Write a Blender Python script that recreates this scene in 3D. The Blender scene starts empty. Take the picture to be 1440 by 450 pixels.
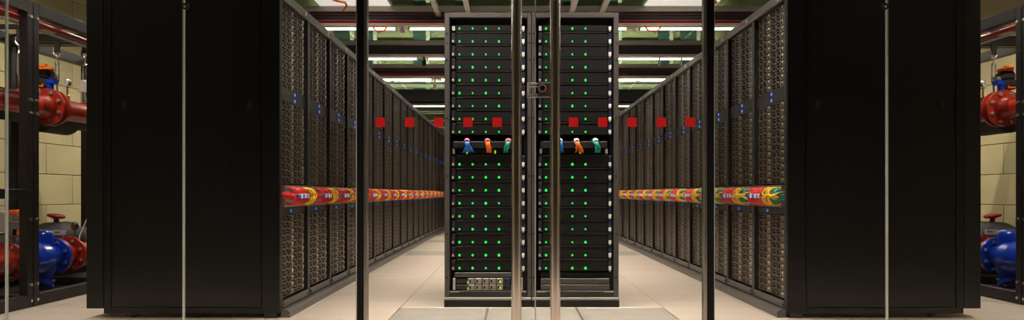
import bpy, math, random
from mathutils import Matrix, Vector

random.seed(7)
PI = math.pi
SC = bpy.context.scene
COL = SC.collection

# ------------------------------------------------------------------ camera, world, exposure
F_PX, CX0, HZ, CAMX, CAMZ = 1020.0, 720.0, 272.0, -0.135, 0.78     # photo treated as 1440 x 450
cam_d = bpy.data.cameras.new('camera')
cam = bpy.data.objects.new('camera', cam_d)
COL.objects.link(cam)
cam.location = (CAMX, 0, CAMZ)
cam.rotation_euler = (PI / 2, 0, 0)
cam_d.sensor_width = 36.0
cam_d.lens = 36.0 * F_PX / 1440.0
cam_d.shift_y = (HZ - 225.0) / 1440.0
cam_d.clip_start = 0.05
cam_d.clip_end = 100
SC.camera = cam

world = bpy.data.worlds.new('World')
SC.world = world
world.use_nodes = True
bgn = world.node_tree.nodes['Background']
bgn.inputs[0].default_value = (1.0, 0.95, 0.88, 1)
bgn.inputs[1].default_value = 0.012

vs = SC.view_settings
vs.view_transform = 'Standard'
vs.look = 'None'
vs.gamma = 1.0
vs.use_curve_mapping = False
vs.exposure = 0.0
TUBE = 7.0             # radiance of the visible fluorescent tubes
LAMP_W = 29.0          # light thrown down by one louvred fixture
LAMP_SPREAD = 85.0

# ------------------------------------------------------------------ helpers
def srgb(r, g, b):
    def f(c):
        c /= 255.0
        return c / 12.92 if c <= 0.04045 else ((c + 0.055) / 1.055) ** 2.4
    return (f(r), f(g), f(b))

MATS = {}
def mat(name, col, rough=0.5, metal=0.0, var=0.12, scale=6.0, bump=0.0, bscale=80.0, coat=0.0, spec=0.5,
        emit=None, estr=0.0, stretch=None):
    m = bpy.data.materials.new(name)
    m.use_nodes = True
    nt = m.node_tree
    p = nt.nodes['Principled BSDF']
    p.inputs['Roughness'].default_value = rough
    p.inputs['Metallic'].default_value = metal
    p.inputs['Specular IOR Level'].default_value = spec
    if coat:
        p.inputs['Coat Weight'].default_value = coat
        p.inputs['Coat Roughness'].default_value = 0.08
    tc = nt.nodes.new('ShaderNodeTexCoord')
    src = tc.outputs['Object']
    if stretch:
        mp = nt.nodes.new('ShaderNodeMapping')
        mp.inputs['Scale'].default_value = stretch
        nt.links.new(src, mp.inputs['Vector'])
        src = mp.outputs['Vector']
    if var > 0:
        n = nt.nodes.new('ShaderNodeTexNoise')
        n.inputs['Scale'].default_value = scale
        n.inputs['Detail'].default_value = 4
        nt.links.new(src, n.inputs['Vector'])
        mr = nt.nodes.new('ShaderNodeMapRange')
        mr.inputs['From Min'].default_value = 0.3
        mr.inputs['From Max'].default_value = 0.7
        mr.inputs['To Min'].default_value = 1 - var
        mr.inputs['To Max'].default_value = 1 + var
        nt.links.new(n.outputs['Fac'], mr.inputs['Value'])
        vm = nt.nodes.new('ShaderNodeVectorMath')
        vm.operation = 'SCALE'
        vm.inputs[0].default_value = col
        nt.links.new(mr.outputs['Result'], vm.inputs['Scale'])
        nt.links.new(vm.outputs['Vector'], p.inputs['Base Color'])
    else:
        p.inputs['Base Color'].default_value = (*col, 1)
    if bump > 0:
        n2 = nt.nodes.new('ShaderNodeTexNoise')
        n2.inputs['Scale'].default_value = bscale
        nt.links.new(src, n2.inputs['Vector'])
        b = nt.nodes.new('ShaderNodeBump')
        b.inputs['Strength'].default_value = bump
        b.inputs['Distance'].default_value = 0.01
        nt.links.new(n2.outputs['Fac'], b.inputs['Height'])
        nt.links.new(b.outputs['Normal'], p.inputs['Normal'])
    if emit:
        p.inputs['Emission Color'].default_value = (*emit, 1)
        p.inputs['Emission Strength'].default_value = estr
    MATS[name] = m
    return m

def glass_mat(name, tint, refl=1.0):
    m = bpy.data.materials.new(name)
    m.use_nodes = True
    nt = m.node_tree
    nt.nodes.clear()
    out = nt.nodes.new('ShaderNodeOutputMaterial')
    mix = nt.nodes.new('ShaderNodeMixShader')
    tr = nt.nodes.new('ShaderNodeBsdfTransparent')
    tr.inputs[0].default_value = (*tint, 1)
    gl = nt.nodes.new('ShaderNodeBsdfGlossy')
    gl.inputs['Roughness'].default_value = 0.02
    fr = nt.nodes.new('ShaderNodeFresnel')
    fr.inputs['IOR'].default_value = 1.45
    mu = nt.nodes.new('ShaderNodeMath')
    mu.operation = 'MULTIPLY'
    mu.inputs[1].default_value = refl
    nt.links.new(fr.outputs[0], mu.inputs[0])
    nt.links.new(mu.outputs[0], mix.inputs[0])
    nt.links.new(tr.outputs[0], mix.inputs[1])
    nt.links.new(gl.outputs[0], mix.inputs[2])
    nt.links.new(mix.outputs[0], out.inputs[0])
    MATS[name] = m
    return m

mat('rack_black', (0.0045, 0.004, 0.0037), 0.45, var=0.15, spec=0.35, bump=0.03, bscale=300)
mat('rack_panel', (0.0035, 0.0031, 0.0028), 0.42, var=0.2, spec=0.3, scale=3)
mat('rack_grey', (0.075, 0.066, 0.062), 0.38, var=0.08, bump=0.03, bscale=400)
mat('rack_dark', (0.026, 0.022, 0.020), 0.42, var=0.1, spec=0.35)
mat('plinth_grey', (0.085, 0.074, 0.068), 0.30, var=0.08)
mat('void', (0.004, 0.004, 0.004), 0.8, var=0)
mat('node_black', (0.005, 0.0045, 0.004), 0.6, var=0.1, spec=0.2)
mat('node_tan', (0.098, 0.074, 0.056), 0.4, metal=0.2, var=0.25, scale=30)
mat('node_latch', (0.175, 0.132, 0.096), 0.3, metal=0.4, var=0.2, scale=30)
mat('stud', (0.75, 0.68, 0.55), 0.25, metal=0.6, var=0)
mat('face_dark', (0.016, 0.014, 0.0135), 0.45, spec=0.3, var=0.25, scale=20)
mat('server_face', (0.0085, 0.0074, 0.0074), 0.5, spec=0.25, var=0.25, scale=40, bump=0.1, bscale=500)
mat('server_lip', (0.06, 0.052, 0.048), 0.4, var=0.1)
mat('white_plastic', (0.75, 0.73, 0.68), 0.4, var=0.05)
mat('pale_grey', (0.42, 0.40, 0.38), 0.4, var=0.08)
mat('blue_grey', (0.012, 0.014, 0.045), 0.4, var=0.1)
mat('patch_metal', (0.30, 0.27, 0.23), 0.4, metal=0.3, var=0.15, scale=20)
mat('led_green', (0.0, 0.2, 0.02), 0.4, var=0, emit=(0.02, 0.95, 0.10), estr=1.1)
mat('led_blue', (0.02, 0.05, 0.3), 0.4, var=0, emit=(0.14, 0.24, 1.0), estr=0.75)
mat('led_blue_dim', (0.01, 0.06, 0.25), 0.4, var=0, emit=(0.02, 0.16, 0.55), estr=0.7)
mat('led_lime', (0.2, 0.3, 0.0), 0.4, var=0, emit=(0.55, 0.8, 0.02), estr=0.8)
mat('label_green', (0.10, 0.22, 0.02), 0.5, var=0.05)
mat('cable_red', (0.72, 0.030, 0.022), 0.4, var=0.2, scale=40)
mat('cable_yellow', (0.82, 0.50, 0.010), 0.4, var=0.15, scale=40)
mat('cable_teal', (0.008, 0.34, 0.29), 0.4, var=0.15, scale=40)
mat('cable_green', (0.010, 0.12, 0.085), 0.4, var=0.15, scale=40)
mat('cable_blue', (0.008, 0.16, 0.62), 0.4, var=0.15, scale=40)
mat('cable_orange', (0.95, 0.16, 0.012), 0.4, var=0.15, scale=40)
mat('tie_blue', (0.04, 0.07, 0.50), 0.5, var=0.1)
mat('tie_white', (0.62, 0.66, 0.85), 0.5, var=0.05)
mat('tie_red', (0.75, 0.12, 0.18), 0.5, var=0.1)
mat('aluminium', (0.36, 0.335, 0.30), 0.28, metal=0.9, var=0.05)
mat('steel', (0.78, 0.74, 0.70), 0.35, metal=1.0, var=0.04)
mat('handle_metal', (0.66, 0.60, 0.55), 0.20, metal=1.0, var=0.04, scale=2)
mat('lock_brown', (0.10, 0.055, 0.04), 0.4, metal=0.4, var=0.1)
mat('gasket', (0.004, 0.004, 0.004), 0.6, var=0, spec=0.15)
mat('glass_edge', (0.42, 0.44, 0.40), 0.3, var=0.05)
mat('sticker_red', (0.80, 0.001, 0.002), 0.55, var=0.03)
mat('sticker_orange', (0.95, 0.06, 0.02), 0.4, var=0.05)
mat('pipe_red', (0.42, 0.028, 0.012), 0.26, var=0.15, scale=10, spec=0.4, coat=0.15)
mat('pipe_small_red', (0.55, 0.06, 0.04), 0.35, var=0.1)
mat('valve_blue', (0.003, 0.045, 0.50), 0.22, var=0.1, coat=0.3)
mat('insulation', (0.018, 0.015, 0.014), 0.6, spec=0.25, var=0.3, scale=12)
mat('frame_brown', (0.014, 0.0105, 0.0105), 0.42, var=0.1, spec=0.35)
mat('bolt_steel', (0.70, 0.67, 0.60), 0.25, metal=0.9, var=0.1)
mat('brass', (0.45, 0.30, 0.10), 0.35, metal=0.8, var=0.1)
mat('orange_plastic', (0.95, 0.17, 0.010), 0.4, var=0.06)
mat('wheel_red', (0.40, 0.02, 0.018), 0.4, var=0.1)
mat('box_grey', (0.22, 0.21, 0.19), 0.5, var=0.1)
mat('box_cream', (0.62, 0.56, 0.48), 0.5, var=0.05)
mat('pan_metal', (0.16, 0.15, 0.13), 0.35, metal=0.5, var=0.15)
mat('rubber', (0.012, 0.012, 0.012), 0.7, var=0.1)
mat('beam_grey', (0.36, 0.325, 0.285), 0.5, var=0.08)
mat('beam_dark', (0.020, 0.018, 0.021), 0.5, var=0.1)
mat('beam_flange', (0.70, 0.52, 0.46), 0.5, var=0.06)
mat('beam_maroon', (0.09, 0.022, 0.026), 0.5, var=0.1)
mat('strip_red', (0.58, 0.028, 0.05), 0.45, var=0.06)
mat('fascia', (0.020, 0.020, 0.019), 0.5, var=0.15, scale=3)
mat('lamp_housing', (0.50, 0.46, 0.38), 0.4, var=0.04)
mat('tube', (0.9, 0.95, 0.9), 0.4, var=0, emit=(1.0, 0.97, 0.88), estr=TUBE)
mat('stone', (0.50, 0.43, 0.22), 0.75, var=0.10, scale=2.5, bump=0.15, bscale=60)
mat('stone_joint', (0.22, 0.185, 0.095), 0.85, var=0.1)
mat('chapel_wall', (0.30, 0.285, 0.17), 0.8, var=0.15, scale=0.8)
mat('window_teal', (0.035, 0.075, 0.075), 0.3, var=0.2, scale=1.0)
mat('pale_trim', (0.55, 0.53, 0.45), 0.6, var=0.06)
mat('tray_white', (0.80, 0.78, 0.70), 0.5, var=0.05)
mat('glow_panel', (0.80, 0.78, 0.70), 0.5, var=0.05, emit=(1.0, 0.95, 0.86), estr=0.6)
mat('floor_tile', (0.545, 0.455, 0.375), 0.30, var=0.07, scale=2.2, stretch=(0.6, 3.0, 1))
mat('floor_joint', (0.16, 0.13, 0.11), 0.7, var=0.1)
mat('vent_frame', (0.30, 0.27, 0.235), 0.4, var=0.08)
mat('vent_bar', (0.42, 0.375, 0.325), 0.4, var=0.06)
glass_mat('glass_front', (0.97, 0.975, 0.965), 0.2)
glass_mat('glass_roof', (0.74, 0.84, 0.72), 0.5)

class MB:
    """collects shapes for ONE mesh"""
    def __init__(self, xf=None, flip=False):
        self.v, self.f, self.mi, self.sm = [], [], [], []
        self.xf, self.flip = xf, flip
    def _add(self, vs, fs, m, smooth=False):
        n = len(self.v)
        for p in vs:
            p = Vector(p)
            self.v.append(tuple(self.xf @ p) if self.xf else tuple(p))
        for k in fs:
            k = [i + n for i in k]
            self.f.append(k[::-1] if self.flip else k)
            self.mi.append(m)
            self.sm.append(smooth)
    def box(self, x0, x1, y0, y1, z0, z1, m=0, back=True):
        vs = [(x0, y0, z0), (x1, y0, z0), (x1, y1, z0), (x0, y1, z0), (x0, y0, z1), (x1, y0, z1), (x1, y1, z1), (x0, y1, z1)]
        fs = [(0, 3, 2, 1), (4, 5, 6, 7), (0, 1, 5, 4), (1, 2, 6, 5), (3, 0, 4, 7)]
        if back:
            fs.append((2, 3, 7, 6))
        self._add(vs, fs, m)
        return self
    def cbox(self, x0, x1, y0, y1, z0, z1, c=0.004, m=0):
        """box with chamfered edges"""
        xs, ys, zs = (x0, x1), (y0, y1), (z0, z1)
        vs, idx = [], {}
        for i in (0, 1):
            for j in (0, 1):
                for k in (0, 1):
                    sx, sy, sz = (c, -c)[i], (c, -c)[j], (c, -c)[k]
                    for a, d in (('x', (0, sy, sz)), ('y', (sx, 0, sz)), ('z', (sx, sy, 0))):
                        idx[i, j, k, a] = len(vs)
                        vs.append((xs[i] + d[0], ys[j] + d[1], zs[k] + d[2]))
        fs = []
        g = lambda i, j, k, a: idx[i, j, k, a]
        fs.append([g(0, 0, 0, 'x'), g(0, 0, 1, 'x'), g(0, 1, 1, 'x'), g(0, 1, 0, 'x')])
        fs.append([g(1, 0, 0, 'x'), g(1, 1, 0, 'x'), g(1, 1, 1, 'x'), g(1, 0, 1, 'x')])
        fs.append([g(0, 0, 0, 'y'), g(1, 0, 0, 'y'), g(1, 0, 1, 'y'), g(0, 0, 1, 'y')])
        fs.append([g(0, 1, 0, 'y'), g(0, 1, 1, 'y'), g(1, 1, 1, 'y'), g(1, 1, 0, 'y')])
        fs.append([g(0, 0, 0, 'z'), g(0, 1, 0, 'z'), g(1, 1, 0, 'z'), g(1, 0, 0, 'z')])
        fs.append([g(0, 0, 1, 'z'), g(1, 0, 1, 'z'), g(1, 1, 1, 'z'), g(0, 1, 1, 'z')])
        for k in (0, 1):
            for j in (0, 1):
                fs.append([g(0, j, k, 'y'), g(1, j, k, 'y'), g(1, j, k, 'z'), g(0, j, k, 'z')])
            for i in (0, 1):
                fs.append([g(i, 0, k, 'x'), g(i, 1, k, 'x'), g(i, 1, k, 'z'), g(i, 0, k, 'z')])
        for i in (0, 1):
            for j in (0, 1):
                fs.append([g(i, j, 0, 'x'), g(i, j, 1, 'x'), g(i, j, 1, 'y'), g(i, j, 0, 'y')])
        for i in (0, 1):
            for j in (0, 1):
                for k in (0, 1):
                    fs.append([g(i, j, k, 'x'), g(i, j, k, 'y'), g(i, j, k, 'z')])
        ctr = Vector(((x0 + x1) / 2, (y0 + y1) / 2, (z0 + z1) / 2))
        out = []
        for f in fs:
            p = [Vector(vs[i]) for i in f]
            n = (p[1] - p[0]).cross(p[2] - p[0])
            mid = sum(p, Vector()) / len(p)
            out.append(f if n.dot(mid - ctr) > 0 else f[::-1])
        self._add(vs, out, m)
        return self
    def tube(self, pts, r, n=8, m=0, caps=True, smooth=True):
        """r: number or list"""
        pts = [Vector(p) for p in pts]
        rs = r if isinstance(r, (list, tuple)) else [r] * len(pts)
        vs, fs = [], []
        t0 = (pts[1] - pts[0]).normalized()
        up = Vector((0, 0, 1)) if abs(t0.z) < 0.9 else Vector((1, 0, 0))
        nx = t0.cross(up).normalized()
        for i, p in enumerate(pts):
            a = pts[max(i - 1, 0)]
            b = pts[min(i + 1, len(pts) - 1)]
            t = (b - a)
            t = t.normalized() if t.length > 1e-9 else t0
            nx = (nx - t * nx.dot(t))
            nx = nx.normalized() if nx.length > 1e-6 else t.orthogonal().normalized()
            ny = t.cross(nx)
            for k in range(n):
                a_ = 2 * PI * k / n
                vs.append(p + (nx * math.cos(a_) + ny * math.sin(a_)) * rs[i])
        for i in range(len(pts) - 1):
            for k in range(n):
                a, b = i * n + k, i * n + (k + 1) % n
                fs.append((a, b, b + n, a + n))
        self._add(vs, fs, m, smooth)
        if caps:
            L = (len(pts) - 1) * n
            self._add(vs[:n], [list(range(n))[::-1]], m)
            self._add(vs[L:L + n], [list(range(n))], m)
        return self
    def cyl(self, p0, p1, r, n=20, m=0, r1=None, smooth=True):
        return self.tube([p0, p1], [r, r if r1 is None else r1], n, m, True, smooth)
    def lathe_y(self, x, z, prof, n=32, m=0):
        """prof: list of (y, r): a body turned about the line along Y through (x, z); sharp rings are doubled"""
        for a, b in zip(prof[:-1], prof[1:]):
            if abs(a[0] - b[0]) < 1e-6 and abs(a[1] - b[1]) < 1e-6:
                continue
            vs = []
            for (y, r) in (a, b):
                for k in range(n):
                    t = 2 * PI * k / n
                    vs.append((x + r * math.cos(t), y, z + r * math.sin(t)))
            fs = [(k, k + n, (k + 1) % n + n, (k + 1) % n) for k in range(n)]
            self._add(vs, fs, m, abs(a[0] - b[0]) > 1e-5)
        return self
    def prism_x(self, poly, x0, x1, m=0):
        """poly: (y, z) outline counter-clockwise seen from +x"""
        n = len(poly)
        vs = [(x0, y, z) for y, z in poly] + [(x1, y, z) for y, z in poly]
        fs = [list(range(n))[::-1], [i + n for i in range(n)]]
        for i in range(n):
            j = (i + 1) % n
            fs.append([i, j, j + n, i + n])
        self._add(vs, fs, m)
        return self
    def mesh(self, name, mats):
        me = bpy.data.meshes.new(name)
        me.from_pydata(self.v, [], self.f)
        for mm in ([mats] if isinstance(mats, str) else mats):
            me.materials.append(MATS[mm])
        me.polygons.foreach_set('material_index', self.mi)
        me.polygons.foreach_set('use_smooth', self.sm)
        me.update()
        return me
    def obj(self, name, mats, parent=None, loc=None):
        return link(name, self.mesh(name, mats), parent, loc)

def link(name, me, parent=None, loc=None, rotz=0.0):
    o = bpy.data.objects.new(name, me)
    COL.objects.link(o)
    if parent is not None:
        o.parent = parent
    if loc is not None:
        o.location = loc
    if rotz:
        o.rotation_euler = (0, 0, rotz)
    return o

def tag(o, label, cat, group=None):
    o['label'] = label
    o['category'] = cat
    if group:
        o['group'] = group
    return o

def thing(name, label, cat, loc=(0, 0, 0), rotz=0.0, group=None):
    o = link(name, None, None, loc, rotz)
    o.empty_display_size = 0.1
    return tag(o, label, cat, group)

def struct(o, label=None):
    o['kind'] = 'structure'
    if label:
        o['label'] = label
    return o

def stuff(o):
    o['kind'] = 'stuff'
    return o

ORD = ['first', 'second', 'third', 'fourth', 'fifth', 'sixth', 'seventh', 'eighth', 'ninth', 'tenth', 'eleventh', 'twelfth']

# ------------------------------------------------------------------ floor (raised floor of 0.6 m tiles)
FLOOR_BACK = 17.55
floor = struct(MB().box(-8, 8, -6, 22, -0.12, -0.012).obj('floor', 'floor_joint'), 'pale beige raised floor of square tiles')
tile_me = MB().cbox(-0.2985, 0.2985, -0.2985, 0.2985, -0.012, 0.0, 0.0015).mesh('floor_tile', 'floor_tile')

def vent_mesh():
    b = MB()
    h = 0.2915
    b.box(-h, h, -h, -h + 0.03, -0.012, 0.0, 0).box(-h, h, h - 0.03, h, -0.012, 0.0, 0)
    b.box(-h, -h + 0.03, -h + 0.03, h - 0.03, -0.012, 0.0, 0).box(h - 0.03, h, -h + 0.03, h - 0.03, -0.012, 0.0, 0)
    for i in range(22):
        y = -0.256 + i * 0.0243
        b.box(-h + 0.03, h - 0.03, y - 0.0085, y + 0.0085, -0.010, -0.001, 1)
    return b.mesh('vent_tile', ['vent_frame', 'vent_bar'])
vent_me = vent_mesh()
Y_T0 = 4.95 - 0.3
def is_vent(i, j):
    return (j == 0 and i in (-1, 0, 1)) or (i in (-2, 2) and j in (8, 12, 16))
for j in range(-3, 22):
    span = 6 if -2 <= j <= 4 else 5
    for i in range(-span, span + 1):
        v = is_vent(i, j)
        link('vent_tile' if v else 'floor_tile', vent_me if v else tile_me, floor, (0.6 * i, Y_T0 + 0.6 * j, 0))

# ------------------------------------------------------------------ stone walls
def stone_wall(name, label, side, xw, y0, y1, z1, course=0.32, block=0.9, yb0=4.4, yb1=13.0, zb1=3.3):
    """side wall running in depth; the courses near the pipes are real blocks"""
    w = MB().box(xw, xw + side * 0.3, y0, y1, -0.012, z1) if side > 0 else MB().box(xw - 0.3, xw, y0, y1, -0.012, z1)
    wall = struct(w.obj(name, 'stone_joint'), label)
    lo = (lambda d: (xw - d, xw)) if side > 0 else (lambda d: (xw, xw + d))
    me = {}
    n = 0
    def blk(a, c, z0, z1b):
        key = (round(c - a, 3), round(z1b - z0, 3))
        if key not in me:
            d = 0.018
            x0, x1 = lo(d)
            me[key] = MB().cbox(x0 - xw, x1 - xw, 0, c - a, 0, z1b - z0, 0.004).mesh('stone_block', 'stone')
        link('stone_block', me[key], wall, (xw, a, z0))
    k = 0
    z = 0.02
    while z < zb1:
        y = yb0 - (block / 2 if k % 2 else 0)
        while y < yb1:
            blk(y + 0.004, y + block - 0.004, z + 0.003, z + course - 0.003)
            y += block
            n += 1
        z += course
        k += 1
    # the plain remainder of the wall face, above and beyond the blocks
    x0, x1 = lo(0.016)
    r = MB().box(x0, x1, y0, y1, z, z1).box(x0, x1, yb1 + 0.6, y1, 0, z).box(x0, x1, y0, yb0 - 0.5, 0, z)
    r.obj('wall_facing', 'stone', wall)
    return wall
stone_wall('wall_left', 'olive stone block wall behind the left pipes', -1, -5.0, -4, 20, 7.5)
stone_wall('wall_right', 'olive stone block wall behind the right pipes', 1, 5.0, -4, 20, 7.5)

wb = MB().box(-5.3, 5.3, 19.6, 19.9, -0.012, 7.5).obj('wall_back', 'chapel_wall')
struct(wb, 'olive chapel wall with dark tall windows far behind the glass room')
for x, w in ((-4.70, 0.42), (-4.02, 0.30), (-2.62, 0.34), (-1.55, 0.2), (1.35, 0.2), (2.55, 0.34), (3.95, 0.30), (4.62, 0.42)):
    b = MB().box(x - w / 2, x + w / 2, 19.53, 19.598, 3.3, 7.2).obj('window', 'window_teal', wb)
    MB().box(x + w / 2, x + w / 2 + 0.10, 19.50, 19.598, 3.3, 7.2).obj('window_frame', 'pale_trim', b)
for z, h, m in ((4.72, 0.10, 'pale_trim'), (3.62, 0.09, 'pale_trim'), (5.72, 0.08, 'pale_trim')):
    MB().box(-5.0, 5.0, 19.44, 19.53, z, z + h).obj('ledge', m, wb)

# glazed end of the room with pale rails
endw = struct(link('window_5', None, None, (0, FLOOR_BACK, 0)), 'glazed end wall with pale rails behind the racks')
for k in range(4):
    MB().box(-2.8 + 1.4 * k, -1.41 + 1.4 * k, -0.006, 0.006, 0.0, 2.9).obj('glass_pane', 'glass_roof', endw)
for z in (0.02, 1.2, 2.52, 2.74):
    MB().box(-2.85, 2.85, -0.03, 0.03, z, z + 0.035).obj('rail', 'pale_trim', endw)
for k in range(5):
    MB().box(-2.83 + 1.4 * k, -2.79 + 1.4 * k, -0.035, 0.035, 0.0, 2.9).obj('post', 'beam_grey', endw)

# ------------------------------------------------------------------ ceiling: beams, joists, glass roof
ceil = struct(link('ceiling', None, None, (0, 0, 3.1)), 'glass roof carried by dark cross beams with red strips')
BEAMS = [(4.60, True), (6.89, False), (8.87, True), (10.85, False), (12.83, True), (16.75, False)]  # nearest beam, out of view, is set forward to light the middle racks
def beam(yb, red, z0=2.825, z1=3.065):
    root = MB()
    root.box(-4.95, 4.95, yb + 0.02, yb + 0.10, z0 + 0.034 - 3.1, z1 - 0.065 - 3.1)
    o = root.obj('beam', 'beam_dark', ceil)
    MB().box(-4.95, 4.95, yb - 0.03, yb + 0.15, z1 - 0.065 - 3.1, z1 - 3.1).obj('top_flange', 'beam_grey', o)
    MB().box(-4.95, 4.95, yb - 0.03, yb + 0.15, z0 - 3.1, z0 + 0.034 - 3.1).obj('bottom_flange', 'beam_flange', o)
    if red:
        MB().cyl((-4.9, yb - 0.005, z0 + 0.064 - 3.1), (4.9 if yb < 12 else 1.9, yb - 0.005, z0 + 0.064 - 3.1), 0.011, 10).obj('red_strip', 'strip_red', o)
        MB().box(-4.95, 4.95, yb + 0.005, yb + 0.02, z1 - 0.10 - 3.1, z1 - 0.083 - 3.1).obj('maroon_strip', 'beam_maroon', o)
    return o
for yb, red in BEAMS:
    beam(yb, red)
MB().box(-4.95, 4.95, 14.8, 14.95, 2.675 - 3.1, 2.905 - 3.1).obj('bulkhead', 'fascia', ceil)
for x in (-1.03, -0.66, 0.58, 0.94):
    for ya, yc in ((4.70, 6.91), (6.99, 8.89)):
        MB().box(x - 0.03, x + 0.03, ya, yc, 2.945 - 3.1, 2.985 - 3.1).obj('joist', 'beam_grey', ceil)
ys = [4.25] + [b[0] + 0.06 for b in BEAMS] + [17.5]
for a, c in zip(ys[:-1], ys[1:]):
    for k in range(4):
        MB().box(-4.9 + 2.45 * k, -2.47 + 2.45 * k, a + 0.01, c - 0.01, 3.085 - 3.1, 3.097 - 3.1).obj('glass_pane', 'glass_roof', ceil)
# white panels above the rack rows, kept bright by emission in their material
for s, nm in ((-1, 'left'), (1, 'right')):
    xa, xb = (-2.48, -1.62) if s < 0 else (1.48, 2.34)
    t = thing('ceiling_glow_panel', 'glowing white overhead panel above the %s rack row' % nm, 'light panel', ((xa + xb) / 2, 0, 3.068))
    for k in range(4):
        MB().cbox(xa - (xa + xb) / 2, xb - (xa + xb) / 2, 5.2 + 1.06 * k, 6.25 + 1.06 * k, 0.0, 0.012, 0.002).obj('panel', 'glow_panel', t)
    c = MB()
    pts = []
    for k in range(14):
        u = k / 13
        pts.append(((xa + xb) / 2 + s * 0.2 + 0.16 * math.sin(u * 9), 6.9 + 1.9 * u, 3.012 + 0.015 * math.sin(u * 23)))
    c.tube(pts, 0.013, 6)
    tag(c.obj('orange_cable', 'cable_orange'), 'orange cable winding under the %s overhead panel' % nm, 'cable')
# hanging orange loops below the third beam
for s, nm, xa, xb in ((-1, 'left', -1.83, -1.66), (1, 'right', 1.49, 1.68)):
    p = []
    for k in range(13):
        u = k / 12
        p.append((xa + (xb - xa) * u, 8.84, 2.825 - 0.075 * math.sin(PI * u) ** 0.45))
    tag(MB().tube(p, 0.010, 6).obj('orange_loop', 'cable_orange'), 'orange cable loop hanging under the lit beam, %s side' % nm, 'cable')

# fluorescent fixtures
SEG = [(-4.25, -2.91), (-2.89, -1.545), (-1.41, -0.065), (-0.055, 1.29), (1.42, 2.765), (2.785, 4.13)]
def fixture_mesh(w):
    h = MB()
    h.box(-w / 2, w / 2, -0.035, 0.035, 0.012, 0.025, 0)
    h.box(-w / 2, -w / 2 + 0.02, -0.02, 0.02, -0.025, 0.012, 0).box(w / 2 - 0.02, w / 2, -0.02, 0.02, -0.025, 0.012, 0)
    t = MB().cyl((-w / 2 + 0.02, 0, -0.005), (w / 2 - 0.02, 0, -0.002), 0.0110, 12)
    return h.mesh('housing', 'lamp_housing'), t.mesh('lamp_tube', 'tube')
hm, tm = fixture_mesh(1.34)
lamp_data = bpy.data.lights.new('lamp_glow', 'AREA')
lamp_data.shape = 'RECTANGLE'
lamp_data.size, lamp_data.size_y = 1.28, 0.02
lamp_data.energy = LAMP_W
lamp_data.color = (1.0, 0.91, 0.81)
lamp_data.spread = math.radians(LAMP_SPREAD)
wide_data = lamp_data.copy()          # wider, stronger throw set to brighten the pipe frames and walls
wide_data.spread = math.radians(160)
wide_data.energy = LAMP_W * 1.7
walk_fill_data = wide_data.copy()
walk_fill_data.energy = LAMP_W * 1.0
walk_fill_data.spread = math.radians(100)
def add_glow(t, data=None):
    l = bpy.data.objects.new('lamp_glow', data or lamp_data)
    COL.objects.link(l)
    l.parent = t
    l.location = (0, 0, -0.014)
POS = ['far left', 'left', 'left of centre', 'right of centre', 'right', 'far right']
for bi, (yb, red) in enumerate(BEAMS):
    for si, (xa, xb) in enumerate(SEG):
        t = thing('fluorescent_lamp', 'white fluorescent lamp under the %s beam from the doors, %s' % (ORD[bi], POS[si]), 'lamp',
                  ((xa + xb) / 2, yb + 0.04, 2.800), 0, 'fluorescent lamps under the roof beams')
        link('housing', hm, t)
        link('lamp_tube', tm, t)
        add_glow(t, wide_data if si in (0, 5) else lamp_data)
# added row of unseen lamps over the walkway, filling light from the front
for si, (xa, xb) in enumerate(SEG):
    t = thing('fluorescent_lamp', 'added unseen fluorescent fill lamp over the walkway before the glass doors, %s' % POS[si], 'lamp',
              ((xa + xb) / 2, 2.3, 3.30), 0, 'added fill lamps over the walkway')
    link('housing', hm, t)
    link('lamp_tube', tm, t)
    add_glow(t, walk_fill_data)
# small junction boxes at the gaps between the lamps
JB = [(-1.475, 8.86, 2.745, 2.826, 'pale_grey', 'third', 'left'), (1.36, 8.86, 2.75, 2.826, 'tray_white', 'third', 'right'),
      (-1.45, 10.84, 2.69, 2.826, 'insulation', 'fourth', 'left'), (-1.50, 12.82, 2.62, 2.826, 'beam_flange', 'fifth', 'left')]
for x, y, z0, z1, m, nm, sd in JB:
    t = thing('junction_box', 'small box between lamps under the %s beam, %s' % (nm, sd), 'box', (x, y, z0))
    MB().cbox(-0.03, 0.03, -0.02, 0.04, 0, (z1 - z0) * 0.5, 0.005).obj('box_body', m, t)
    MB().box(-0.012, 0.012, 0, 0.025, (z1 - z0) * 0.5, z1 - z0).obj('bracket', m, t)
for x, y, nm in ((2.07, 10.84, 'nearer'), (2.40, 10.84, 'outer')):
    tag(MB().cyl((x, y + 0.0, 2.69), (x, y + 0.0, 2.826), 0.012, 8).obj('hanger_rod', 'pale_trim'),
        'pale short rod below the fourth beam lamp, %s' % nm, 'rod')

# unseen uplighter, added behind the roof end to brighten the chapel wall
ul = thing('added_uplighter', 'added unseen uplighter trough behind the roof end brightening the chapel wall', 'lamp', (0, 17.9, 3.05))
MB().box(-4.6, 4.6, -0.08, -0.06, 0, 0.16).box(-4.6, 4.6, 0.06, 0.08, 0, 0.10).box(-4.6, 4.6, -0.08, 0.08, -0.02, 0.0).obj('trough', 'lamp_housing', ul)
for k in range(6):
    MB().cyl((-4.5 + 1.5 * k, 0, 0.05), (-3.06 + 1.5 * k, 0, 0.05), 0.015, 10).obj('lamp_tube', 'tube', ul)
for x in (-4.5, 4.5):
    MB().box(x - 0.03, x + 0.03, -0.03, 0.03, -3.05, -0.02).obj('stand', 'beam_grey', ul)
up = bpy.data.lights.new('added_uplight_glow', 'AREA')
up.shape = 'RECTANGLE'
up.size, up.size_y = 9.0, 0.1
up.energy = 520
up.color = (1.0, 0.97, 0.86)
up.spread = math.radians(120)
upo = bpy.data.objects.new('added_uplight_glow', up)
COL.objects.link(upo)
upo.parent = ul
upo.location = (0, 0, 0.10)
upo.rotation_euler = (math.radians(180 - 30), 0, 0)

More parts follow.
